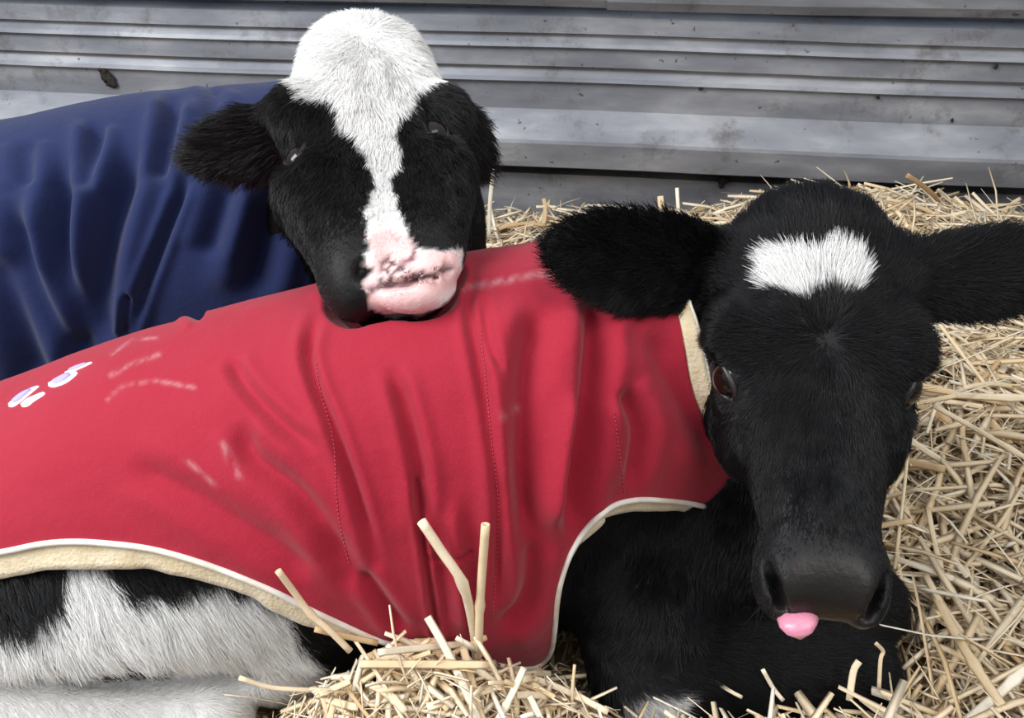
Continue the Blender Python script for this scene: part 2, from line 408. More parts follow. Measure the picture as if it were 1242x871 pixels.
def march(px, py, sd, d0=.40, d1=.9):
    t = np.linspace(d0, d1, 1500); q = P(px, py, 0) + t[:, None]*(Fv + (px-CX)/FPX*Rv + (CY-py)/FPX*Uv)
    k = np.argmax(sd(q) < 0); h_ = q[k]; e = np.eye(3)*.004; n = unit(np.array([sd((h_+e[i])[None])[0]-sd((h_-e[i])[None])[0] for i in range(3)]))
    return h_, n
def smoothV(V, F, n, lam=.5):
    E = np.vstack([F[:, [i, (i+1) % F.shape[1]]] for i in range(F.shape[1])]); deg = np.bincount(E.ravel(), minlength=len(V)).astype(float)
    for _ in range(n):
        A = np.zeros_like(V)
        for c in range(3): A[:, c] = np.bincount(E[:, 0], V[E[:, 1], c], len(V)) + np.bincount(E[:, 1], V[E[:, 0], c], len(V))
        V = V + lam*(A/np.maximum(deg, 1)[:, None]-V)
    return V

# ------------------------------------------------------------------ fur
def fur(name, parent, V, F, colfn, dens, lenfn, dirfn, keep, lift=.35, rad=.00016, jitter=.25, steps=5, seed=3, curl=.12):
    rg = np.random.default_rng(seed)
    T = np.vstack([F[:, [0, 1, 2]], F[:, [0, 2, 3]]]); a, b_, c = V[T[:, 0]], V[T[:, 1]], V[T[:, 2]]
    ar = np.linalg.norm(np.cross(b_-a, c-a), axis=1)/2
    VN = vnormals(V, F); tc = (a+b_+c)/3; tn = unit(VN[T[:, 0]]+VN[T[:, 1]]+VN[T[:, 2]])
    k = keep(tc, tn); T = T[k]; ar = ar[k]*dens(tc[k]); a, b_, c = a[k], b_[k], c[k]
    n = int(ar.sum()); ti = np.searchsorted(np.cumsum(ar), rg.random(n)*ar.sum()); ti = np.clip(ti, 0, len(T)-1)
    u = rg.random(n); v = rg.random(n); m = u+v > 1; u[m] = 1-u[m]; v[m] = 1-v[m]
    r = a[ti] + u[:, None]*(b_[ti]-a[ti]) + v[:, None]*(c[ti]-a[ti])
    nn = unit(VN[T[ti, 0]]*(1-u-v)[:, None] + VN[T[ti, 1]]*u[:, None] + VN[T[ti, 2]]*v[:, None])
    d = dirfn(r, nn); d = unit(d - (d*nn).sum(1)[:, None]*nn)
    w = np.stack([wave(r, 260, seed+i, 2) for i in range(3)], 1); w2 = np.stack([wave(r, 60, seed+7+i, 2) for i in range(3)], 1)
    d = unit(d + curl*2*w + curl*2*w2 + jitter*rg.normal(size=d.shape)*.5); d = unit(d - (d*nn).sum(1)[:, None]*nn)
    ln = lenfn(r)*(.65+.6*rg.random(n)); lf = lift*(.5+rg.random(n))
    d0 = unit(d + lf[:, None]*1.6*nn); d1 = unit(d + lf[:, None]*.1*nn + .25*w)
    tt = np.linspace(0, 1, steps); pts = np.zeros((n, steps, 3), np.float32)
    for i, t in enumerate(tt): pts[:, i] = r - nn*.0006 + ln[:, None]*(d0*(t-.5*t*t) + d1*(.5*t*t))
    pts -= np.array(parent_origin(parent), np.float32)
    hc = bpy.data.hair_curves.new(name); hc.add_curves([steps]*n)
    hc.points.foreach_set('position', pts.reshape(-1)) if hasattr(hc.points[0], 'position') and False else hc.attributes['position'].data.foreach_set('vector', pts.reshape(-1))
    ra = hc.attributes.get('radius') or hc.attributes.new('radius', 'FLOAT', 'POINT')
    ra.data.foreach_set('value', np.tile(rad*np.array([1, 1, .85, .6, .2][:steps] if steps == 5 else np.linspace(1, .2, steps)), n).astype(np.float32))
    cc = colfn(r, rg); ca = hc.attributes.new('coat', 'FLOAT_COLOR', 'CURVE'); c4 = np.ones((n, 4), np.float32); c4[:, :3] = cc
    ca.data.foreach_set('color', c4.ravel()); hc.materials.append(M_HAIR)
    o = bpy.data.objects.new(name, hc); COL.objects.link(o); o.parent = parent
    tag(o, kind='stuff'); print('fur', name, n); return o

# ------------------------------------------------------------------ jacket
class Barrel:
    "calf trunk and the coat over it: stations along x"
    def __init__(s, X, Y, A, ZC, B, p=2.15):
        o = np.argsort(X); s.X = np.array(X)[o]; f = lambda q: table(s.X, np.array(q)[o]); s.y = f(Y); s.a = f(A); s.zc = f(ZC); s.b = f(B); s.p = p
    def sdf(s, inset, x0, x1, endr=.10):
        def f(p):
            x = np.clip(p[:, 0], x0, x1); e = np.abs(p[:, 0]-x)
            a = s.a(x)-inset; b_ = s.b(x)-inset; dy = p[:, 1]-s.y(x); dz = p[:, 2]-s.zc(x)
            r = (np.abs(dy/a)**s.p+np.abs(dz/b_)**s.p)**(1/s.p); rad = np.sqrt(dy**2+dz**2)
            d = np.where(r > 1e-3, rad*(1-1/np.maximum(r, 1e-3)), -a)
            return np.where(e > 0, np.sqrt(np.maximum(d+endr, 0)**2+e**2)-endr, d)
        return f
    def grid(s, x0, x1, nu, nv, ph0=-2.35, ph1=2.35):
        u = np.linspace(x0, x1, nu); ph = np.linspace(ph0, ph1, nv); U, PH = np.meshgrid(u, ph, indexing='ij')
        sn, cs = np.sin(PH), np.cos(PH); e = 2/s.p
        y = s.y(U) - s.a(U)*np.sign(sn)*np.abs(sn)**e; z = s.zc(U) + s.b(U)*np.sign(cs)*np.abs(cs)**e
        Pt = np.stack([U, y, z], -1)
        du = np.gradient(Pt, axis=0); dv = np.gradient(Pt, axis=1); Nn = unit(np.cross(du, dv)); mid = np.stack([U, s.y(U), s.zc(U)], -1)
        fl_ = ((Pt-mid)*Nn).sum(-1) < 0; Nn[fl_] *= -1
        return Pt.reshape(-1, 3), Nn.reshape(-1, 3), U.ravel(), PH.ravel()
def fold(Vp, px, folds, mask):
    d = np.zeros(len(px))
    for line, sig, amp in folds:
        ds, fr = linesd(px, catmull(line, 6)); t = sstep(-.02, .18, fr)*sstep(1.02, .80, fr) if sig > 4.5 else sstep(-.02, .05, fr)*sstep(1.02, .95, fr)
        d += 1.6*t*(-amp*np.exp(-(ds/sig)**2) + .45*amp*np.exp(-((ds-2.0*sig)/(1.1*sig))**2))
    return d*mask
def clipmesh(V, F4, f, extra=None):
    T = np.vstack([F4[:, [0, 1, 2]], F4[:, [0, 2, 3]]]); s = f >= 0; c = s[T].sum(1); keep = [T[c == 3]]; mixd = T[(c == 1) | (c == 2)]
    newv = []; cache = {}; base = len(V); out = []
    def cut(i, j):
        k = (min(i, j), max(i, j))
        if k not in cache:
            t = f[i]/(f[i]-f[j]); cache[k] = base+len(newv); newv.append((i, j, t))
        return cache[k]
    for t3 in mixd.tolist():
        for r in range(3):
            a, b_, c_ = t3[r], t3[(r+1) % 3], t3[(r+2) % 3]
            if s[a] and not s[b_] and not s[c_]: out.append((a, cut(a, b_), cut(a, c_))); break
            if s[a] and s[b_] and not s[c_]:
                p, q = cut(b_, c_), cut(a, c_); out.append((a, b_, p)); out.append((a, p, q)); break
    T = np.vstack(keep+([np.array(out)] if out else []))
    if newv:
        I = np.array([n_[0] for n_ in newv]); J = np.array([n_[1] for n_ in newv]); tt = np.array([n_[2] for n_ in newv])[:, None]
        V = np.vstack([V, V[I]+tt*(V[J]-V[I])])
        if extra is not None: extra = np.concatenate([extra, extra[I]+tt[:, 0]*(extra[J]-extra[I])])
    used = np.unique(T); re = np.full(len(V), -1); re[used] = np.arange(len(used))
    return V[used], re[T], (extra[used] if extra is not None else None)

def hem_curve(bvh, line, step=4):
    pts = catmull(line, 14); seg = np.r_[0, np.cumsum(np.linalg.norm(np.diff(pts, axis=0), axis=1))]
    s = np.arange(0, seg[-1], step); q = np.stack([np.interp(s, seg, pts[:, 0]), np.interp(s, seg, pts[:, 1])], 1)
    O, Nn = [], []
    for x, y in q:
        r = unit(Fv + (x-CX)/FPX*Rv + (CY-y)/FPX*Uv); hit = bvh.ray_cast(Vector(CAM), Vector(r))
        if hit[0] is None: continue
        O.append(np.array(hit[0])); n_ = np.array(hit[1]); Nn.append(n_ if n_@r < 0 else -n_)
    O = np.array(O); Nn = np.array(Nn)
    for _ in range(3):
        O[1:-1] = .5*O[1:-1]+.25*(O[2:]+O[:-2]); Nn[1:-1] = .5*Nn[1:-1]+.25*(Nn[2:]+Nn[:-2])
    return O, unit(Nn)
def lining_strip(O, Nn, side, width, drop=.010, rows=5):
    T = unit(np.gradient(O, axis=0)); W = unit(np.cross(T, Nn))*side; n = len(O); V = []
    for j in range(rows):
        t = j/(rows-1); V.append(O + W*(width[:, None]*t) - Nn*(.003+drop*t**1.3)[..., None] if np.ndim(drop) else O + W*(width[:, None]*t) - Nn*(.003+drop*t**1.3))
    V = np.stack(V, 1).reshape(-1, 3); F = [(i*rows+j, i*rows+j+1, (i+1)*rows+j+1, (i+1)*rows+j) for i in range(n-1) for j in range(rows-1)]
    return V, F

# ------------------------------------------------------------------ red-coated black calf
calfA = tag(empty('calf', (0.0, .49, 0.0)), 'black calf in a red coat, white patch on its forehead, pink tongue out', 'calf')
BA = Barrel([-.62, -.52, -.42, -.31, -.19, -.10, 0, .06, .11, .17, .22], [.455, .455, .46, .467, .477, .486, .502, .527, .549, .575, .59],
            [.085, .112, .124, .134, .141, .142, .140, .134, .124, .112, .10], [.10, .122, .135, .155, .172, .182, .19, .195, .205, .215, .22], [.10, .122, .135, .155, .172, .182, .188, .180, .167, .152, .145])
HA = Head(P(989, 240, .575), P(1009, 728, .468), math.radians(-7), .945, .95)
earA1 = ear(HA.pt(.17, -.058, -.03), P(668, 299, .505), .036, unit(CAM-P(750, 310, .6))+np.array([0, 0, -.15]))
earA2 = ear(HA.pt(.17, .058, -.03), P(1300, 322, .575), .034, unit(CAM-P(1200, 310, .6))+np.array([0, 0, -.15]))
headA0 = HA.sdf()
def mirror(H, spot):
    h_, n = spot; x = (h_-H.O)@H.l; nx = n@H.l; return h_-2*x*H.l, n-2*nx*H.l
eyesA = [march(875, 463, headA0)]; eyesA.append(mirror(HA, eyesA[0]))
def socket(H, spot):
    h_, n = spot; u = unit(H.f - (H.f@n)*n); return ell(h_-n*.001, (.0150, .0100, .0085), (u, np.cross(n, u), n))
sockA = [socket(HA, e_) for e_ in eyesA]
def headA(p):
    d = headA0(p)
    for g in sockA: d = smax(d, -g(p), .004)
    return d
limbsA = [  # (sdf, blend)
    (BA.sdf(.022, -.52, .17), .0),
    (cone((.12, .57, .22), HA.pt(.30, 0, -.095), .088, .056), .04),
    (ell((.155, .52, .12), (.10, .11, .11)), .03),                     # chest and shoulder
    (cone(P(770, 730, .65), P(800, 820, .64), .050, .048), .03),        # upper arm
    (cone(P(800, 822, .64), P(1030, 812, .67), .044, .034), .02),       # forearm to knee
    (cone(P(1030, 815, .675), P(930, 858, .68), .032, .024), .012),      # folded cannon
    (cone((.22, .50, .12), (.30, .46, .07), .05, .036), .02),            # other foreleg
    (ell(P(50, 695, .60), (.15, .075, .045)), .03),                      # thigh
    (ell(P(205, 716, .605), (.08, .05, .036)), .03),                     # stifle
    (ell(P(330, 765, .64), (.07, .05, .055)), .02),                     # belly
    (cone(P(-60, 856, .575), P(262, 872, .615), .033, .027), .005),       # hock to fetlock
    (cone(P(255, 868, .60), P(200, 905, .62), .026, .022), .01),
    (cone(P(300, 800, .65), P(420, 815, .66), .030, .026), .01),
]
gapA = cone(P(95, 826, .585), P(300, 806, .60), .007, .014)
def bodyA(p):
    d = limbsA[0][0](p)
    for g, k in limbsA[1:]: d = smin(d, g(p), k)
    d = smax(d, -gapA(p), .008); d = smin(d, headA(p), .025); d = smin(d, earA1(p), .010); d = smin(d, earA2(p), .010); return d
bodyA0 = bodyA
def bodyA(p):   # the back gives way under the other calf's chin
    d = bodyA0(p); m = (p[:, 0] > -.2) & (p[:, 0] < .05) & (p[:, 2] > .25) & (p[:, 1] < .62)
    if m.any() and 'bodyB' in globals(): d[m] = np.maximum(d[m], .013-bodyB(p[m]))
    return d
def ragged(r, seed, amp=4.0):
    q, _ = proj(r); q = q + amp*np.stack([wave(r, 240, seed, 3), wave(r, 240, seed+31, 3)], 1); return q
A_FORE = [(919, 296), (938, 290), (955, 293), (975, 297), (992, 300), (1008, 289), (1030, 286), (1050, 292), (1054, 330), (1047, 352), (1030, 360), (1005, 353), (985, 361), (960, 356), (940, 348), (922, 345), (922, 325)]
A_HIND = [(-400, 640), (-30, 800), (-20, 752), (30, 756), (66, 730), (82, 690), (80, 660), (120, 670), (135, 690), (152, 716), (190, 712), (226, 704), (250, 690), (335, 725), (355, 770), (385, 808), (430, 830), (430, 1200), (-500, 1200)]
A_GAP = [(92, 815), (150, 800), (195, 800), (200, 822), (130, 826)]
A_BRIS = [(735, 858), (770, 846), (825, 842), (822, 900), (700, 900)]
BLACK = np.array([.0035, .0035, .0042]); WHITE = np.array([.93, .92, .90]); PINKW = np.array([.86, .55, .53])
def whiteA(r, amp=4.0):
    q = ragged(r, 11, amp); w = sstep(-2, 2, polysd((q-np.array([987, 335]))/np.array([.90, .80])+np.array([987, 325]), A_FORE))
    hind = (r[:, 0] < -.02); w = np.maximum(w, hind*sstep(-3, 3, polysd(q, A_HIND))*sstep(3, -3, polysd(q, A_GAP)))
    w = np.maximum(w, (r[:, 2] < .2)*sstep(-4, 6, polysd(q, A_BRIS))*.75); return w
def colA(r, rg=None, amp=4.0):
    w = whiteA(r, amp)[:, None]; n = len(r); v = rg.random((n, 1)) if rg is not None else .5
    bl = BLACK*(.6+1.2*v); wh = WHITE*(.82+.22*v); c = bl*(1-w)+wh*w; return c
t, x, z = None, None, None
BB = Barrel([-1.0, -.88, -.75, -.574, -.42, -.27, -.20, -.15, -.11], [.80, .80, .80, .80, .81, .82, .83, .835, .84],
            [.08, .13, .148, .15, .15, .15, .145, .13, .105], [.13, .16, .172, .18, .194, .20, .205, .21, .215], [.13, .16, .172, .18, .194, .20, .197, .18, .15])
HB = Head(P(441, 26, .69), P(476, 330, .520), math.radians(8), .93, .90, .34)
earB1 = ear(HB.pt(.36, -.058, -.03), P(222, 203, .66), .031, unit(CAM-P(280, 190, .7))+np.array([0, 0, -.4]), prof=[.55, .65, .95, 1.0, .82, .52, .24, .06])
earB2 = ear(HB.pt(.27, .058, -.03), P(594, 212, .70), .025, unit(CAM-P(570, 150, .73))+np.array([.9, 0, 0]), prof=[.6, .75, .95, 1.0, .85, .6, .3, .1])
headB0 = HB.sdf()
lobe, chin = ell(P(520, 322, .532), (.021, .020, .013)), ell(P(500, 348, .535), (.029, .022, .016))
MOUTHB = (((450, 350), (500, 343)), ((500, 343), (548, 324)), ((506, 292), (502, 310)), ((502, 310), (490, 317)))
fullL = cone(P(388, 240, .600), P(430, 328, .555), .030, .022); fullR = cone(P(530, 215, .610), P(528, 300, .562), .026, .020)
def headB(p):
    d = smin(smin(headB0(p), fullL(p), .025), fullR(p), .025); d = smin(d, lobe(p), .010); d = smin(d, chin(p), .004)
    for a_, b_ in MOUTHB: d = smax(d, -cone(P(*a_, .520), P(*b_, .521), .0036, .0036)(p), .002)
    return d
limbsB = [(BB.sdf(.034, -.9, -.14), 0), (cone((-.17, .82, .26), HB.pt(.28, 0, -.09), .12, .055), .05), (ell((-.14, .78, .15), (.09, .12, .13)), .05), (cone((-.14, .72, .06), (.0, .70, .035), .045, .03), .02)]
eyesB = [march(357, 187, headB), march(529, 156, headB)]; sockB = [socket(HB, e_) for e_ in eyesB]; headB1 = headB
nosB = march(438, 324, headB)[0]; nosg = ell(nosB, (.0042, .0095, .010), (unit(HB.l+.25*HB.f), unit(HB.f-.25*HB.l), HB.n))
def headB(p):
    d = smax(headB1(p), -nosg(p), .003)
    for g in sockB: d = smax(d, -g(p), .004)
    return d
def bodyB(p):
    d = limbsB[0][0](p)
    for g, k in limbsB[1:]: d = smin(d, g(p), k)
    d = smin(d, headB(p), .025); d = smin(d, earB1(p), .010); return smin(d, earB2(p), .010)
VA, FA = netmesh(bodyA, (-.66, .26, -.01), (.50, .74, .47), .0032)
VA = smoothV(VA, FA, 1, .4)
bodyAo = make('body', VA, FA, M_SKIN, calfA)
def nosepad(H, p):
    t, x, z = H.loc(p); wd = .010+.014*sstep(.85, .97, t); return sstep(.87, .93, t)*sstep(wd+.006, wd-.002, np.abs(x))*sstep(-.055, -.050, z)
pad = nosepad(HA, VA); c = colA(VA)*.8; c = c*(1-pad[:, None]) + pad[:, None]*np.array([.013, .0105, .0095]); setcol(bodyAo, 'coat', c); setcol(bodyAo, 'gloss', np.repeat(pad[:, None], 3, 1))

# coat
P1, Nn1, U1, PH1 = BA.grid(-.60, .215, 420, 300)
q1, _ = proj(P1); near = (PH1 > -.9).astype(float); near = sstep(-.9, -.5, PH1)
FOLD_A = [([(387, 375), (374, 428), (385, 473), (404, 517), (433, 600), (462, 700)], 7, .0042), ([(281, 432), (296, 465), (337, 510), (389, 550)], 9, .0032),
    ([(289, 510), (307, 554), (359, 595), (400, 650), (440, 720)], 13, .0045), ([(474, 440), (493, 502), (507, 561), (511, 600), (515, 650)], 9, .0045),
    ([(503, 580), (511, 641), (526, 745), (530, 775)], 4, .0035), ([(518, 678), (574, 671)], 3, .0015),
    ([(578, 305), (569, 369), (578, 428), (591, 502), (602, 598), (605, 690), (604, 760)], 7, .0032), ([(582, 347), (595, 420), (610, 455)], 6, .002),
    ([(661, 366), (643, 428), (638, 502), (637, 598), (655, 680)], 17, .008), ([(724, 340), (720, 458), (702, 568), (688, 660)], 14, .0085),
    ([(790, 392), (835, 487), (875, 560)], 18, .005), ([(750, 470), (776, 520), (765, 600)], 11, .0045), ([(648, 652), (640, 727), (604, 767)], 12, .005),
    ([(437, 690), (492, 767)], 9, .004), ([(150, 560), (230, 600), (330, 660), (380, 700)], 16, .003), ([(690, 470), (672, 560), (660, 640)], 9, -.003),
    ([(230, 372), (246, 388)], 8, .003), ([(395, 340), (412, 360)], 9, .0025), ([(548, 600), (556, 700), (560, 770)], 10, -.003)]
disp = fold(P1, q1, FOLD_A, near) + .0018*wave(P1, 16, 3, 3) + .0008*wave(P1, 70, 9, 2)
V1 = P1 + Nn1*disp[:, None]
nb = (V1[:, 0] > -.2) & (V1[:, 0] < .02) & (V1[:, 2] > .28)
for _ in range(14):   # the coat gives way under the other calf's chin
    sb = bodyB(V1[nb]); V1[nb] = V1[nb] - Nn1[nb]*np.clip(.005-sb, 0, .006)[:, None]
HEM_L = [(-360, 700), (-120, 690), (0, 670), (50, 660), (93, 657), (140, 660), (185, 666), (237, 680), (285, 697), (333, 717), (370, 736), (415, 757), (459, 776)]
HEM_M = [(459, 776), (510, 790), (560, 799), (600, 805), (630, 810), (648, 809), (660, 802), (668, 790), (672, 765), (675, 730), (681, 700), (693, 668), (712, 640), (740, 615), (765, 607), (790, 606), (840, 611), (880, 622), (917, 640), (950, 660)]
COLLAR = [(950, 660), (930, 610), (900, 570), (875, 537), (851, 502), (838, 465), (831, 425), (825, 392), (820, 370), (818, 345), (822, 315), (835, 290), (848, 281)]
keep_poly = np.vstack([catmull(HEM_L, 8), catmull(HEM_M, 10)[1:], catmull(COLLAR, 8)[1:], [(852, 270), (852, 100), (-700, 100), (-700, 700)]])
q1b, _ = proj(V1); f1 = polysd(q1b, keep_poly)
far = PH1 < -.55
colplane = (.186 - U1)*600 + 0*PH1
f1 = np.where(far, np.minimum(colplane, 300*(V1[:, 2]-.07)), f1)
nu, nv = 420, 300; I = np.arange(nu*nv).reshape(nu, nv); Q = np.stack([I[:-1, :-1], I[1:, :-1], I[1:, 1:], I[:-1, 1:]], -1).reshape(-1, 4)
bvhA = BVHTree.FromPolygons([Vector(v) for v in V1[::1].tolist()], Q.tolist())
SCUFF = [([(135, 565-110), (165, 440), (192, 430)], 3), ([(130, 485), (150, 467), (190, 462), (235, 470)], 2.5), ([(222, 555), (240, 570), (262, 590)], 3), ([(560, 350), (600, 343), (650, 333), (690, 332)], 4.5),
         ([(270, 540), (290, 575)], 5), ([(612, 505), (625, 495)], 5), ([(135, 430), (160, 412), (190, 410)], 2)]
sc = np.zeros(len(V1))
for ln, sg in SCUFF:
    d_, fr = linesd(q1b, ln); sc = np.maximum(sc, np.exp(-(d_/sg)**2)*sstep(-.9, .9, wave(P1, 420, 4, 3))*.34)
sc *= near
Vj, Fj, scj = clipmesh(V1, Q, f1, sc)
jacketA = make('coat', Vj, Fj, [M_RED, M_FLEECE], calfA)
tag(jacketA, 'red quilted cotton calf coat with cream lining')
setcol(jacketA, 'scuff', np.repeat(scj[:, None], 3, 1))
nrmj = vnormals(Vj, Fj); 
mid = np.stack([Vj[:, 0], BA.y(Vj[:, 0]), BA.zc(Vj[:, 0])], 1)
if ((Vj-mid)*nrmj).sum() < 0: jacketA.data.flip_normals()
so = jacketA.modifiers.new('thickness', 'SOLIDIFY'); so.thickness = .004; so.offset = -1; so.material_offset = 1; so.material_offset_rim = 1
# binding and turned fleece edges
hemO, hemN = hem_curve(bvhA, HEM_L[1:] + HEM_M[1:-1])
colO, colN = hem_curve(bvhA, COLLAR[1:])
V, F = tube(hemO + hemN*.0005, .0021, 8, 1, up=hemN); tag(make('edge_binding', V, F, M_PIPE, jacketA), 'off-white binding along the bottom hem')
n_ = len(hemO); s_ = np.linspace(0, 1, n_); qh, _ = proj(hemO)
wid = .0125 + .0028*wave(hemO, 34, 91, 2) + .0008*wave(hemO, 150, 92, 2); wid = np.where(qh[:, 0] < 470, wid + .005, wid)
wid = wid*np.where((qh[:, 0] > 440) & (qh[:, 0] < 675), .15, 1) * np.where((qh[:, 0] >= 672) & (qh[:, 1] > 700), .25, 1)
for _ in range(6): wid[1:-1] = .5*wid[1:-1]+.25*(wid[2:]+wid[:-2])
T_ = unit(np.gradient(hemO, axis=0)); W_ = np.cross(T_, hemN); sd_ = 1 if (W_[n_//6])@np.array([0, 0, -1]) > 0 else -1
V, F = lining_strip(hemO, hemN, sd_, wid, .002); lo_ = make('fleece_edge', V, F, M_FLEECE, jacketA); so = lo_.modifiers.new('t', 'SOLIDIFY'); so.thickness = .0025; so.offset = 0
tag(lo_, 'cream fleece showing under the hem')
T_ = unit(np.gradient(colO, axis=0)); W_ = np.cross(T_, colN); sd_ = 1 if (W_[n_ and 5])@np.array([1, 0, 0]) > 0 else -1
nc_ = len(colO); wc = .0125*np.sin(np.linspace(.25, 1.0, nc_)*math.pi)+.0015
Vc_, Fc_ = lining_strip(colO, colN, sd_, wc, -.006)
lc = make('fleece_edge', Vc_, Fc_, M_FLEECE, jacketA); so = lc.modifiers.new('t', 'SOLIDIFY'); so.thickness = .004; so.offset = 0
tag(lc, 'cream fleece collar edge')
rimO = Vc_.reshape(nc_, 5, 3)[:, -1]; V, F = tube(rimO, .0017, 8, 1, up=colN); tag(make('edge_binding', V, F, M_PIPE, jacketA), 'off-white binding round the collar')
# stitched seams
def stitches(name, line, step=5.0):
    O, Nn = hem_curve(bvhA, line, step); parts = []
    for i in range(0, len(O)-1):
        a = O[i]+Nn[i]*.0003; b_ = a + (O[i+1]-O[i])*.55; v, f = tube(np.stack([a, (a+b_)/2+Nn[i]*.0004, b_]), .00035, 4, 1, up=Nn[i]); parts.append((v, f))
    V, F = joinm(parts); tag(make(name, V, F, M_STITCH, jacketA), kind='stuff')
M_STITCH, _, _, _ = mat('red_thread', (.50, .05, .08), .7)
stitches('seam_stitching', [(384, 440), (390, 480), (404, 540), (410, 620), (425, 690)])
stitches('seam_stitching', [(583, 400), (590, 460), (597, 540), (605, 620), (600, 700), (598, 750)])
stitches('seam_stitching', [(745, 500), (752, 560), (757, 600)])
# embroidered paw toes
def patch(name, poly, m, lift, parent):
    pl = catmull(poly+[poly[0]], 5)[:-1]; c = pl.mean(0); ring = [c + (pl-c)*k for k in (1, .93, .5)]; V = []
    for k, rg_ in enumerate(ring):
        for x, y in rg_:
            r = unit(Fv + (x-CX)/FPX*Rv + (CY-y)/FPX*Uv); h_ = bvhA.ray_cast(Vector(CAM), Vector(r))
            if h_[0] is None: h_ = bvhA.find_nearest(Vector(CAM+r*.62))
            nn = np.array(h_[1]); nn = nn if nn@r < 0 else -nn
            V.append(np.array(h_[0]) + nn*(lift if k else -.0005))
    n = len(pl); F = [(k*n+j, k*n+(j+1) % n, (k+1)*n+(j+1) % n, (k+1)*n+j) for k in range(2) for j in range(n)] + [tuple(2*n+j for j in range(n))]
    return make(name, V, F, m, parent)
toes = [[(10, 491), (20, 482), (34, 473), (48, 468), (42, 474), (30, 484), (18, 493), (11, 494)], [(25, 491), (34, 484), (53, 476), (54, 479), (42, 487), (34, 493), (27, 494)],
        [(58, 466), (70, 459), (84, 452), (94, 451), (92, 456), (80, 465), (66, 470), (59, 469)], [(78, 453), (90, 447), (110, 440), (111, 441), (96, 448), (84, 453)]]
for i, pl in enumerate(toes):
    w_ = patch('embroidered_paw_toe', pl, M_WHITEPRINT, .0010, jacketA)
    tag(w_, 'white embroidered toe of a paw print')
for pl in (toes[0], toes[2], toes[3]):
    c_ = np.mean(pl, 0); tag(patch('lilac_toe_centre', [tuple(c_ + (np.array(q_)-c_)*.62) for q_ in pl], M_LILAC, .0024, jacketA), 'pale lilac stitched centre of a toe')
# eyes, tongue of A
def eye(H, parent, spot, r=.0140):
    h_, nn = spot; c = h_ - nn*.0100; V = []; F = []; n = 20; m = 14
    ax = nn; u = unit(H.f - (H.f@ax)*ax); v = np.cross(ax, u)
    for i in range(m+1):
        th = math.pi*i/m
        for j in range(n):
            ph = 2*math.pi*j/n; V.append(c + r*(math.cos(th)*ax + math.sin(th)*(math.cos(ph)*u+math.sin(ph)*v)))
    for i in range(m):
        for j in range(n): F.append((i*n+j, i*n+(j+1) % n, (i+1)*n+(j+1) % n, (i+1)*n+j))
    o = make('eye', V, F, M_EYE, parent)
    a = np.linspace(0, 2*math.pi, 25); ring = np.array([c + ax*(.0078-.0012*math.cos(2*t_)) + u*.0145*math.cos(t_) + v*.0088*math.sin(t_) for t_ in a])
    V, F = tube(ring, .0024, 8, 1, up=ax); make('eyelid', V, F, M_LID, o)
    return c, ax, u, v
for sp_ in eyesA: eye(HA, calfA, sp_)
V = []; F = []; nr = 14
Cc = np.array([P(967, 738, .510), P(967, 750, .489), P(968, 760, .482), P(970, 768, .480), P(971, 775, .483)]); Wd = [.0120, .0120, .0105, .0075, .0012]
Vt, Ft = tube(Cc, Wd, 16, .38, up=CAM-Cc[0]); tag(make('tongue', Vt, Ft, M_TONGUE, calfA), 'pink tongue tip poking out of the mouth')

# fur of A
bvhJA = bvhA
def keepfn(bv, cov, minfac=-.25, pxr=(-120, 1380, -80, 990)):
    def f(c, n):
        q, d = proj(c); fac = (unit(CAM-c)*n).sum(1); k = (fac > minfac) & (q[:, 0] > pxr[0]) & (q[:, 0] < pxr[1]) & (q[:, 1] > pxr[2]) & (q[:, 1] < pxr[3])
        return k & ~cov(c, q)
    return f
inner = keep_poly.copy()
def coveredA(c, q):
    s = polysd(q, inner); onb = BA.sdf(.0, -.60, .186)(c) < .002
    return (s > 14) & onb & (c[:, 0] < .19)
def regionA(r):
    h = headA(r); e1 = earA1(r); e2 = earA2(r); return h, e1, e2
def dirA(r, n):
    t, x, z = HA.loc(r); h, e1, e2 = regionA(r)
    ds = (t-.41)*HA.L; rad = unit(np.stack([ds, x-.004], 1)); lowr = sstep(0, .10, t-.41)[:, None]
    rad = rad + .8*np.exp(-((ds**2+x**2)/.008**2))[:, None]*np.stack([wave(r, 900, 61, 2), wave(r, 900, 62, 2)+.5], 1); d = rad[:, :1]*HA.f + rad[:, 1:]*HA.l*.9; d = d*(1-.2*lowr) + lowr*.2*HA.f - .25*HA.n
    body = np.array([-.35, -.05, -1.0]) + 0*r; hind = (r[:, 0] < -.0)[:, None]; body = np.where(hind, np.array([.55, -.1, -1.0]), body)
    leg = (r[:, 2] < .13)[:, None] & (r[:, 0] > 0)[:, None]; body = np.where(leg, np.array([.75, 0, -.5]), body)
    wgt = sstep(.02, .0, h)[:, None]; d = d*wgt + body*(1-wgt)
    for e, g in ((e1, earA1), (e2, earA2)):
        w = (sstep(.006, .001, e)*sstep(-.0, .012, h))[:, None]; u = ((r-g.base)@g.u)[:, None]; d = d*(1-w) + w*(g.axis + g.u*u*25)
    return d
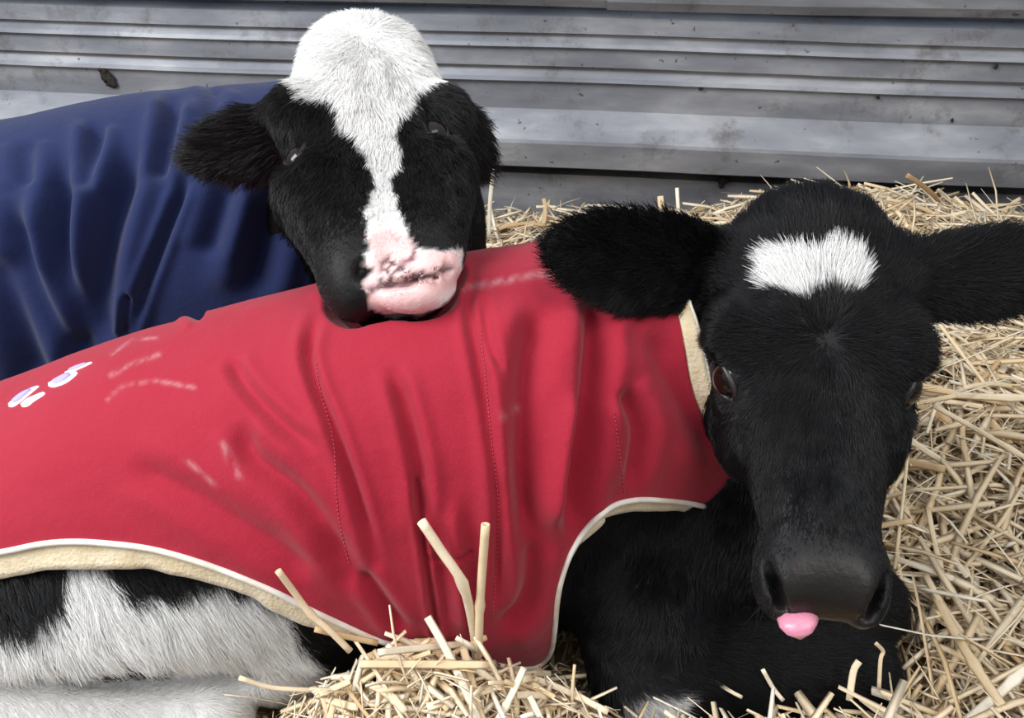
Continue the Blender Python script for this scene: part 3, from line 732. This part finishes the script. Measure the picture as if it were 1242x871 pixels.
def lenA(r):
    t, x, z = HA.loc(r); h, e1, e2 = regionA(r); onhead = h < .02
    L_ = np.interp(t, [0, .15, .4, .6, .75, .88, 1], [.015, .014, .012, .009, .007, .0035, .0025])
    L_ = np.where(onhead, L_, np.where(r[:, 0] < 0, np.interp(proj(r)[0][:, 1], [790, 815], [.024, .009]), .014)); onear = (np.minimum(e1, e2) < .003) & (h > .008); L_ = np.where(onear, .011, L_)
    L_ = L_*np.where(np.linalg.norm(r-eyesA[0][0], axis=1) < .024, .5, 1); wf = polysd(proj(r)[0], A_FORE); L_ = np.where((wf > -4) & onhead, .016, L_)
    return L_
def neareye(r, E): return np.where(np.minimum.reduce([np.linalg.norm(r-e_[0], axis=1) for e_ in E]) < .0125, 0, 1)
def densA(r):
    t, x, z = HA.loc(r); h = headA(r); d = np.where(h < .02, 1.5e6, .8e6); d = d*np.where(nosepad(HA, r) > .4, 0, 1)*neareye(r, eyesA); d = np.where((h < .02) & (t > .85), d*.6, d); return d
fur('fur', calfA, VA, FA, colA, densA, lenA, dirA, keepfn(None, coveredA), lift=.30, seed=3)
def strands(name, parent, roots, dirs, lens, rad, col, bend, seed=1):
    rg = np.random.default_rng(seed); n = len(roots); steps = 6; pts = np.zeros((n, steps, 3), np.float32); b_ = np.asarray(bend)
    for i in range(steps):
        t = i/(steps-1); pts[:, i] = roots + dirs*lens[:, None]*t + b_*(lens[:, None]*t*t)
    pts -= np.array(parent_origin(parent), np.float32)
    hc = bpy.data.hair_curves.new(name); hc.add_curves([steps]*n); hc.attributes['position'].data.foreach_set('vector', pts.reshape(-1))
    ra = hc.attributes.get('radius') or hc.attributes.new('radius', 'FLOAT', 'POINT'); ra.data.foreach_set('value', np.tile(rad*np.linspace(1, .15, steps), n).astype(np.float32))
    ca = hc.attributes.new('coat', 'FLOAT_COLOR', 'CURVE'); c4 = np.ones((n, 4), np.float32); c4[:, :3] = col; ca.data.foreach_set('color', c4.ravel()); hc.materials.append(M_HAIR)
    o = bpy.data.objects.new(name, hc); COL.objects.link(o); o.parent = parent; return tag(o, kind='stuff')
def lashes(H, parent, E, seed):
    rg = np.random.default_rng(seed)
    for h_, n in E:
        u = unit(H.f - (H.f@n)*n); v = np.cross(n, u); v = v if v@H.n > 0 else -v; m = 40; a = rg.uniform(-1.3, 1.3, m)
        root = h_ - n*.001 - u[None]*(.0135*np.cos(a))[:, None]*.75 + v[None]*(.0100*(1+0*a))[:, None]*.6 + u[None]*(.010*np.sin(a))[:, None]
        d = unit(n*1.0 + v*.35 - u*(.35-.5*np.sin(a))[:, None] + .12*rg.normal(size=(m, 3)))
        strands('eyelashes', parent, root, d, .010+.008*rg.random(m), .0002, (.006, .005, .005), v*.25-u*.15)
lashes(HA, calfA, eyesA, 5)
def whisk(H, parent, n, seed, col, Ln=.022):
    rg = np.random.default_rng(seed); x = rg.uniform(-.03, .03, n); t = rg.uniform(.86, .98, n)
    root = np.array([H.pt(a, b_, -.062-.012*rg.random()) for a, b_ in zip(t, x)]); d = unit(H.f*.7 + H.l*(x[:, None]*22) - H.n*.55 + .4*rg.normal(size=(n, 3)))
    strands('whiskers', parent, root, d, Ln*(.5+rg.random(n)), .00018, col, np.array([0, 0, -.5]))
whisk(HA, calfA, 60, 4, (.03, .03, .03))

# ------------------------------------------------------------------ navy-coated calf
calfB = tag(empty('calf', (-.35, .80, 0.0)), 'black and white calf in a navy coat, chin resting on the red coat', 'calf')
B_WHITE = [(330, 60), (342, 100), (352, 92), (364, 104), (372, 118), (388, 122), (402, 120), (414, 134), (414, 148), (428, 160), (440, 180), (450, 200), (453, 226), (448, 242), (440, 254), (444, 276), (446, 300), (438, 320), (452, 326), (440, 345), (446, 368), (470, 384), (505, 386), (544, 366), (562, 340), (560, 300), (540, 303), (512, 302), (500, 296), (490, 268), (480, 240), (474, 215), (484, 200), (487, 178), (480, 160), (488, 140), (500, 112), (516, 104), (534, 98), (532, 80), (560, 60), (520, -60), (380, -60)]
B_PINK = [(446, 282), (470, 276), (498, 288), (508, 304), (556, 300), (560, 340), (520, 380), (436, 380), (436, 318), (450, 314)]
B_SPECK = [(458, 318), (476, 308), (492, 314), (500, 326), (540, 326), (500, 348), (470, 352), (444, 360), (442, 348), (456, 342)]
def colB(r, rg=None, amp=3.2):
    q = ragged(r, 21, amp); w = sstep(-2, 2, polysd(q, B_WHITE))[:, None]; pk = sstep(-5, 6, polysd(q, B_PINK))[:, None]
    t, x, z = HB.loc(r); hd = ((t < 1.2) & (headB(r) < .03))[:, None]; w = w*hd; pk = pk*w; n = len(r); v = rg.random((n, 1)) if rg is not None else .5
    bl = np.array([.0052, .0047, .0046])*(.6+1.6*v); wh = WHITE*(.88+.2*v); c = wh*(1-pk)+PINKW*pk; 
    sp = (sstep(-3, 5, polysd(q, B_SPECK))*sstep(-.15, .15, wave(r, 1500, 77, 2)+.35*wave(r, 500, 78, 1)))[:, None]*pk; c = c*(1-sp*.9)+np.array([.05, .03, .035])*sp*.9
    ml = np.minimum.reduce([linesd(q, [a_, b_])[0] for a_, b_ in MOUTHB]); mk = (sstep(4.5, 1.5, ml)*.85)[:, None]*pk; c = c*(1-mk)+np.array([.10, .03, .04])*mk
    jaw = ((np.abs(x) > .03) & (z < -.070) & (t > .55))[:, None]; bl = np.where(jaw, np.array([.20, .19, .20]), bl)
    return bl*(1-w)+c*w
VB, FB = netmesh(bodyB, (-1.02, .40, -.01), (.06, 1.04, .56), .0034)
VB = smoothV(VB, FB, 1, .4)
bodyBo = make('body', VB, FB, M_SKIN, calfB)
pad = nosepad(HB, VB); c = colB(VB); lum = c.mean(1); setcol(bodyBo, 'coat', c*np.where(lum > .1, .95, .8)[:, None]); setcol(bodyBo, 'gloss', np.repeat(pad[:, None]*.6, 3, 1))
P2, Nn2, U2, PH2 = BB.grid(-.95, -.125, 380, 280)
q2, _ = proj(P2); near2 = sstep(-.9, -.5, PH2)
FOLD_B = [([(76, 180), (76, 307), (96, 383), (111, 450)], 14, .012), ([(164, 170), (131, 282), (121, 363), (131, 430)], 16, .014), ([(118, 145), (107, 240)], 10, .007),
    ([(212, 115), (190, 226)], 10, .008), ([(230, 210), (202, 282), (172, 363), (155, 420)], 6, .006), ([(160, 350), (150, 410)], 5, .007), ([(282, 215), (250, 315)], 14, .007),
    ([(350, 180), (323, 282), (300, 370)], 18, .011), ([(5, 240), (56, 363), (105, 450)], 13, .010), ([(30, 170), (36, 230)], 12, .004), ([(262, 105), (255, 150)], 10, .003), ([(0, 300), (30, 400), (50, 470)], 20, .008)]
V2 = P2 + Nn2*(fold(P2, q2, FOLD_B, near2) + .002*wave(P2, 16, 13, 3))[:, None]
f2 = np.minimum(300*(V2[:, 2]-.06), (-.14-U2)*400 + 0*U2); nu, nv = 380, 280; I = np.arange(nu*nv).reshape(nu, nv); Q2 = np.stack([I[:-1, :-1], I[1:, :-1], I[1:, 1:], I[:-1, 1:]], -1).reshape(-1, 4)
Vj2, Fj2, _ = clipmesh(V2, Q2, f2, None)
jacketB = make('coat', Vj2, Fj2, [M_NAVY, M_FLEECE], calfB); tag(jacketB, 'navy blue cotton calf coat')
setcol(jacketB, 'scuff', np.zeros((len(Vj2), 3)))
nrmj = vnormals(Vj2, Fj2); mid = np.stack([Vj2[:, 0], BB.y(Vj2[:, 0]), BB.zc(Vj2[:, 0])], 1)
if ((Vj2-mid)*nrmj).sum() < 0: jacketB.data.flip_normals()
so = jacketB.modifiers.new('thickness', 'SOLIDIFY'); so.thickness = .004; so.offset = -1; so.material_offset = 1; so.material_offset_rim = 1
for sp_ in eyesB: eye(HB, calfB, sp_)
def coveredB(c, q): return (c[:, 0] < -.13) & (BB.sdf(.0, -.95, -.13)(c) < .002)
def dirB(r, n):
    t, x, z = HB.loc(r); h = headB(r); ds = (t-.12)*HB.L; rad = unit(np.stack([ds, x], 1)); rad = rad + 1.2*np.exp(-((ds**2+x**2)/.014**2))[:, None]*np.stack([wave(r, 500, 61, 2)+.3, wave(r, 500, 62, 2)+.8], 1); d = rad[:, :1]*HB.f + rad[:, 1:]*HB.l*.9 - .2*HB.n
    w = sstep(.02, 0, h)[:, None]; d = d*w + np.array([-.3, 0, -1.])*(1-w)
    for g in (earB1, earB2):
        w = (sstep(.006, .001, g(r))*sstep(0, .012, h))[:, None]; u = ((r-g.base)@g.u)[:, None]; d = d*(1-w)+w*(g.axis+g.u*u*25)
    return d
def lenB(r):
    t, x, z = HB.loc(r); h = headB(r); L_ = np.interp(t, [0, .15, .4, .6, .8, .88, 1], [.012, .013, .013, .012, .007, .0030, .0018])
    L_ = np.where(h < .02, L_, .014); onear = (np.minimum(earB1(r), earB2(r)) < .003) & (h > .008); return np.where(onear, .016, L_)
def densB(r):
    t, x, z = HB.loc(r); h = headB(r); d = np.where(h < .02, 1.2e6, .6e6)*neareye(r, eyesB); return np.where((h < .02) & (t > .85), d*1.3, d)
NB_ = 1
fur('fur', calfB, VB, FB, colB, densB, lenB, dirB, keepfn(None, coveredB), lift=.35, rad=.00018, seed=8)
lashes(HB, calfB, eyesB, 6); whisk(HB, calfB, 40, 9, (.4, .35, .33))

# ------------------------------------------------------------------ straw
def inside_any(p):
    a = np.full(len(p), 9.0); a = np.minimum(bodyA(p), bodyB(p)); a = np.minimum(a, BA.sdf(0, -.60, .20)(p)); return np.minimum(a, BB.sdf(0, -.95, -.13)(p))
def wall_gap(p): return (WY - WS*p[:, 0]) - p[:, 1]
def stalk_paths(n, rg, dens=None, lens=(.03, .15), zoff=(-.02, .012), tilt=.22, region=None):
    x0, x1, y0, y1 = region or (-.75, 1.05, .20, 1.47)
    P0 = np.stack([rg.uniform(x0, x1, n), rg.uniform(y0, y1, n)], 1); q = np.c_[P0, heightH(P0[:, 0], P0[:, 1])]
    px, d = proj(q); ok = (px[:, 0] > -120) & (px[:, 0] < 1360) & (px[:, 1] < 1000); P0 = P0[ok]; n = len(P0)
    ln = rg.uniform(*lens, n)*rg.uniform(.5, 1, n); th = rg.uniform(0, 2*np.pi, n); sl = tilt*rg.normal(size=n)
    e = 1e-3; hx = (heightH(P0[:, 0]+e, P0[:, 1])-heightH(P0[:, 0]-e, P0[:, 1]))/(2*e); hy = (heightH(P0[:, 0], P0[:, 1]+e)-heightH(P0[:, 0], P0[:, 1]-e))/(2*e)
    D = np.stack([np.cos(th), np.sin(th), np.cos(th)*hx*.85+np.sin(th)*hy*.85+sl], 1); D = unit(D)
    C = np.c_[P0, heightH(P0[:, 0], P0[:, 1]) + rg.uniform(*zoff, n) + np.abs(sl)*ln*.35]
    sag = rg.normal(size=n)*.03; side = unit(np.cross(D, [0, 0, 1.])); ts = np.array([-.5, -.18, .16, .5])
    pts = C[:, None] + D[:, None]*(ln[:, None]*ts)[..., None] + side[:, None]*((sag*ln)[:, None]*(4*ts**2-.5))[..., None] - np.array([0, 0, 1.])*((np.abs(rg.normal(size=n))*.035*ln)[:, None]*(4*ts**2))[..., None]
    return pts, ln
def reject(pts, lim=.003):
    n = len(pts); s = inside_any(pts.reshape(-1, 3)).reshape(n, -1).min(1); g = wall_gap(pts.reshape(-1, 3)).reshape(n, -1).min(1)
    px, _ = proj(pts.reshape(-1, 3)); return (s > lim) & (g > .050) & (pts[..., 2].min(1) > -.045)
def ribbon_mesh(pts, w, flat, rg):
    n, m, _ = pts.shape; T = unit(np.gradient(pts, axis=1)); r = unit(rg.normal(size=(n, 1, 3))*.5+np.array([0, 0, 1.])); S = unit(np.cross(T, r)); N_ = np.cross(S, T)
    tp = np.array([.8, 1, 1, .7])[None, :, None]*w[:, None, None]/2; fl = flat[:, None, None]
    V = np.stack([pts+S*tp, pts+N_*tp*fl, pts-S*tp, pts-N_*tp*fl], 2).reshape(-1, 3)
    base = (np.arange(n)*m*4)[:, None]; F = []
    for i in range(m-1):
        for j in range(4):
            k = (j+1) % 4; F.append(base + np.array([[i*4+j, i*4+k, (i+1)*4+k, (i+1)*4+j]]))
    F.append(base+np.array([[3, 2, 1, 0]])); F.append(base+np.array([[(m-1)*4+k for k in range(4)]]))
    return V, np.vstack(F)
rg = np.random.default_rng(42)
sets = [stalk_paths(15000, rg), stalk_paths(9000, rg, lens=(.015, .06), zoff=(-.015, .010), tilt=.4), stalk_paths(5000, rg, lens=(.06, .20), region=(.22, .95, .30, 1.40)), stalk_paths(6500, rg, lens=(.02, .09), tilt=.5, region=(-.22, .32, .24, .42))]
pts = np.concatenate([s[0] for s in sets]); ok = reject(pts); pts = pts[ok]; n = len(pts); print('stalks', n)
w = .0014 + .0074*rg.uniform(0, 1, n)**1.5; heap = (pts[:, 0, 1] < .44) & (pts[:, 0, 0] < .14); w[heap] *= .62; flat = rg.uniform(.05, .34, n)
V, F = ribbon_mesh(pts, w, flat, rg)
tone = np.repeat(np.clip(rg.normal(.62, .22, n), 0, 1), 16)
gx = np.linspace(-1.1, 1.3, 160); gy = np.linspace(.0, 1.475, 110); GX, GY = np.meshgrid(gx, gy, indexing='ij')
GZ = heightH(GX, GY) - .022 - .0*GX; G = np.stack([GX, np.minimum(GY, WY-WS*GX-.052), GZ], -1).reshape(-1, 3)
G[:, 2] += .003*wave(G, 60, 51, 3)
low = np.zeros(len(G), bool)
for zz in (-.01, .01, .03, .06, .1):
    low |= inside_any(np.c_[G[:, :2], np.full(len(G), zz)]) < .004 if zz <= .031 else (inside_any(np.c_[G[:, :2], np.full(len(G), zz)]) < .004) & (G[:, 2] > zz-.02)
G[low, 2] = -.05
I = np.arange(160*110).reshape(160, 110); GQ = np.stack([I[:-1, :-1], I[1:, :-1], I[1:, 1:], I[:-1, 1:]], -1).reshape(-1, 4)
Vall = np.vstack([V, G]); Fall = np.vstack([F, GQ+len(V)])
bed = make('straw_bedding', Vall, Fall, [M_STRAW, M_BED], None, smooth=False)
mi = np.zeros(len(bed.data.polygons), np.int32); mi[len(F):] = 1; bed.data.polygons.foreach_set('material_index', mi)
setcol(bed, 'tone', np.repeat(np.r_[tone, np.full(len(G), .3)][:, None], 3, 1))
tag(bed, 'deep pale golden straw bedding spread under both calves and up to the wall', 'straw', kind='stuff')

def stalk_obj(pts, w, flat, label, group=None, hollow=False, node=None, sides=8):
    pts = catmull(pts, 4); c = pts[0]; up_ = unit(CAM-pts[len(pts)//2]); rad = np.full(len(pts), w/2)
    if node is not None:
        k = int(node*(len(pts)-1)); rad[k] *= 1.3
    V, F = tube(pts-c, rad, sides, flat, up=up_, caps=not hollow)
    if hollow:
        V2_, F2_ = tube(pts-c, rad*.72, sides, flat*.9, up=up_, caps=False); n_ = len(V); V = np.vstack([V, V2_]); F = F + [tuple(i+n_ for i in f)[::-1] for f in F2_]
        b0 = (len(pts)-1)*sides
        F += [(b0+j, b0+(j+1) % sides, n_+b0+(j+1) % sides, n_+b0+j) for j in range(sides)]
    o = make('straw_stalk', V, F, M_STALK); o.location = c; return tag(o, label, 'straw', group)
def PC(px, py, off=.004, dflt=.60):
    q = Fv + (px-CX)/FPX*Rv + (CY-py)/FPX*Uv; n_ = np.linalg.norm(q); h_ = bvhA.ray_cast(Vector(CAM), Vector(q/n_))
    return P(px, py, (h_[3]/n_ if h_[0] is not None else dflt) - off)
# stalks that stand out in the photograph
stalk_obj([PC(578, 800, .012), PC(574, 760, .010), PC(561, 708, .010), PC(535, 668, .012), PC(511, 632, .016)], .0062, .7, 'thick bent straw stalk with a joint, standing in front of the red coat', hollow=True, node=.5)
stalk_obj([PC(580, 796, .022), PC(581, 770, .020), PC(582, 735, .017), PC(585, 690, .015), PC(589, 636, .016)], .0056, .8, 'straight upright hollow straw stalk in front of the red coat', hollow=True, node=.5)
stalk_obj([PC(425, 790, .03), PC(400, 765, .022), PC(377, 745, .016), PC(355, 716, .014), PC(337, 692, .018)], .0042, .6, 'slanting straw stalk with a split tip beside the left hem of the red coat', node=.5)
stalk_obj([P(290, 822, .56), P(330, 834, .57), P(384, 838, .58), P(420, 845, .59)], .0034, .7, 'thin straw stalk lying over the white hind leg')
stalk_obj([PC(458, 780, .012), PC(420, 772, .014), PC(382, 763, .016)], .0040, .5, 'short straw stalk lying level below the red coat hem')
stalk_obj([P(440, 860, .57), P(490, 830, .565), P(545, 795, .56), P(590, 773, .556)], .0038, .7, 'round pale straw stalk lying across the front of the heap', hollow=True)
stalk_obj([P(694, 866, .57), P(694, 840, .57), P(697, 806, .572)], .0022, .7, 'thin upright straw below the red coat tip')
stalk_obj([P(593, 290, 1.20), P(594, 250, 1.19), P(598, 205, 1.18)], .0060, .6, 'upright straw stalk beside the head of the navy-coated calf')
stalk_obj([P(556, 232, 1.14), P(566, 220, 1.14), P(580, 207, 1.14)], .0060, .5, 'short slanting straw stalk under the drooping ear')
stalk_obj([P(805, 300, 1.10), P(803, 270, 1.10), P(801, 238, 1.10)], .0085, .5, 'broad upright straw stub above the red coat near the wall')
stalk_obj([P(824, 290, 1.12), P(823, 262, 1.12), P(821, 228, 1.12)], .0050, .6, 'slim upright straw to the left of the black calf forehead')
stalk_obj([P(1085, 690, .74), P(1100, 560, .80), P(1102, 480, .86)], .0030, .7, 'long thin straw leaning along the right cheek of the black calf')
stalk_obj([P(900, 846, .60), P(885, 838, .60), P(862, 824, .60)], .0028, .5, 'pale straw poking over the black foreleg')
stalk_obj([P(950, 850, .61), P(938, 835, .61), P(925, 812, .605)], .0032, .4, 'curled pale straw standing against the black foreleg')
stalk_obj([P(1066, 835, .62), P(1068, 800, .62), P(1071, 790, .62), P(1062, 780, .615)], .0030, .4, 'hooked pale straw beside the black knee')
stalk_obj([P(1030, 850, .61), P(1035, 815, .61), P(1042, 802, .61)], .0050, .3, 'pale split straw blade at the black knee')
# loose stalks lying on top, each its own object
rg2 = np.random.default_rng(5); made = 0
groups = [((.24, .85, .36, 1.30), 190, (.06, .17), 'loose straw stalk lying on the bedding to the right of the black calf', 'loose stalks on the right'),
          ((-.12, .12, .29, .37), 46, (.035, .09), 'loose straw stalk in the heap in front of the red coat', 'loose stalks in the front heap'),
          ((-.14, .40, .95, 1.42), 46, (.05, .13), 'loose straw stalk lying between the calves and the wall', 'loose stalks along the wall')]
GD = bpy.data
for reg, cnt, ln_, lab, grp in groups:
    p_, _ = stalk_paths(cnt*14, rg2, lens=ln_, zoff=(.004, .022), tilt=.25, region=reg); p_ = p_[reject(p_, .004)]
    px, _ = proj(p_.mean(1)); p_ = p_[(px[:, 0] > 0) & (px[:, 0] < 1242) & (px[:, 1] > 190) & (px[:, 1] < 871)][:cnt]
    for q in p_:
        w_ = rg2.uniform(.0036, .0092)*(.62 if grp.endswith('heap') else 1); stalk_obj(q, w_, rg2.uniform(.08, .32), lab, grp, hollow=rg2.random() < .3, node=rg2.choice([None, .4, .7]), sides=6); made += 1
print('loose', made)
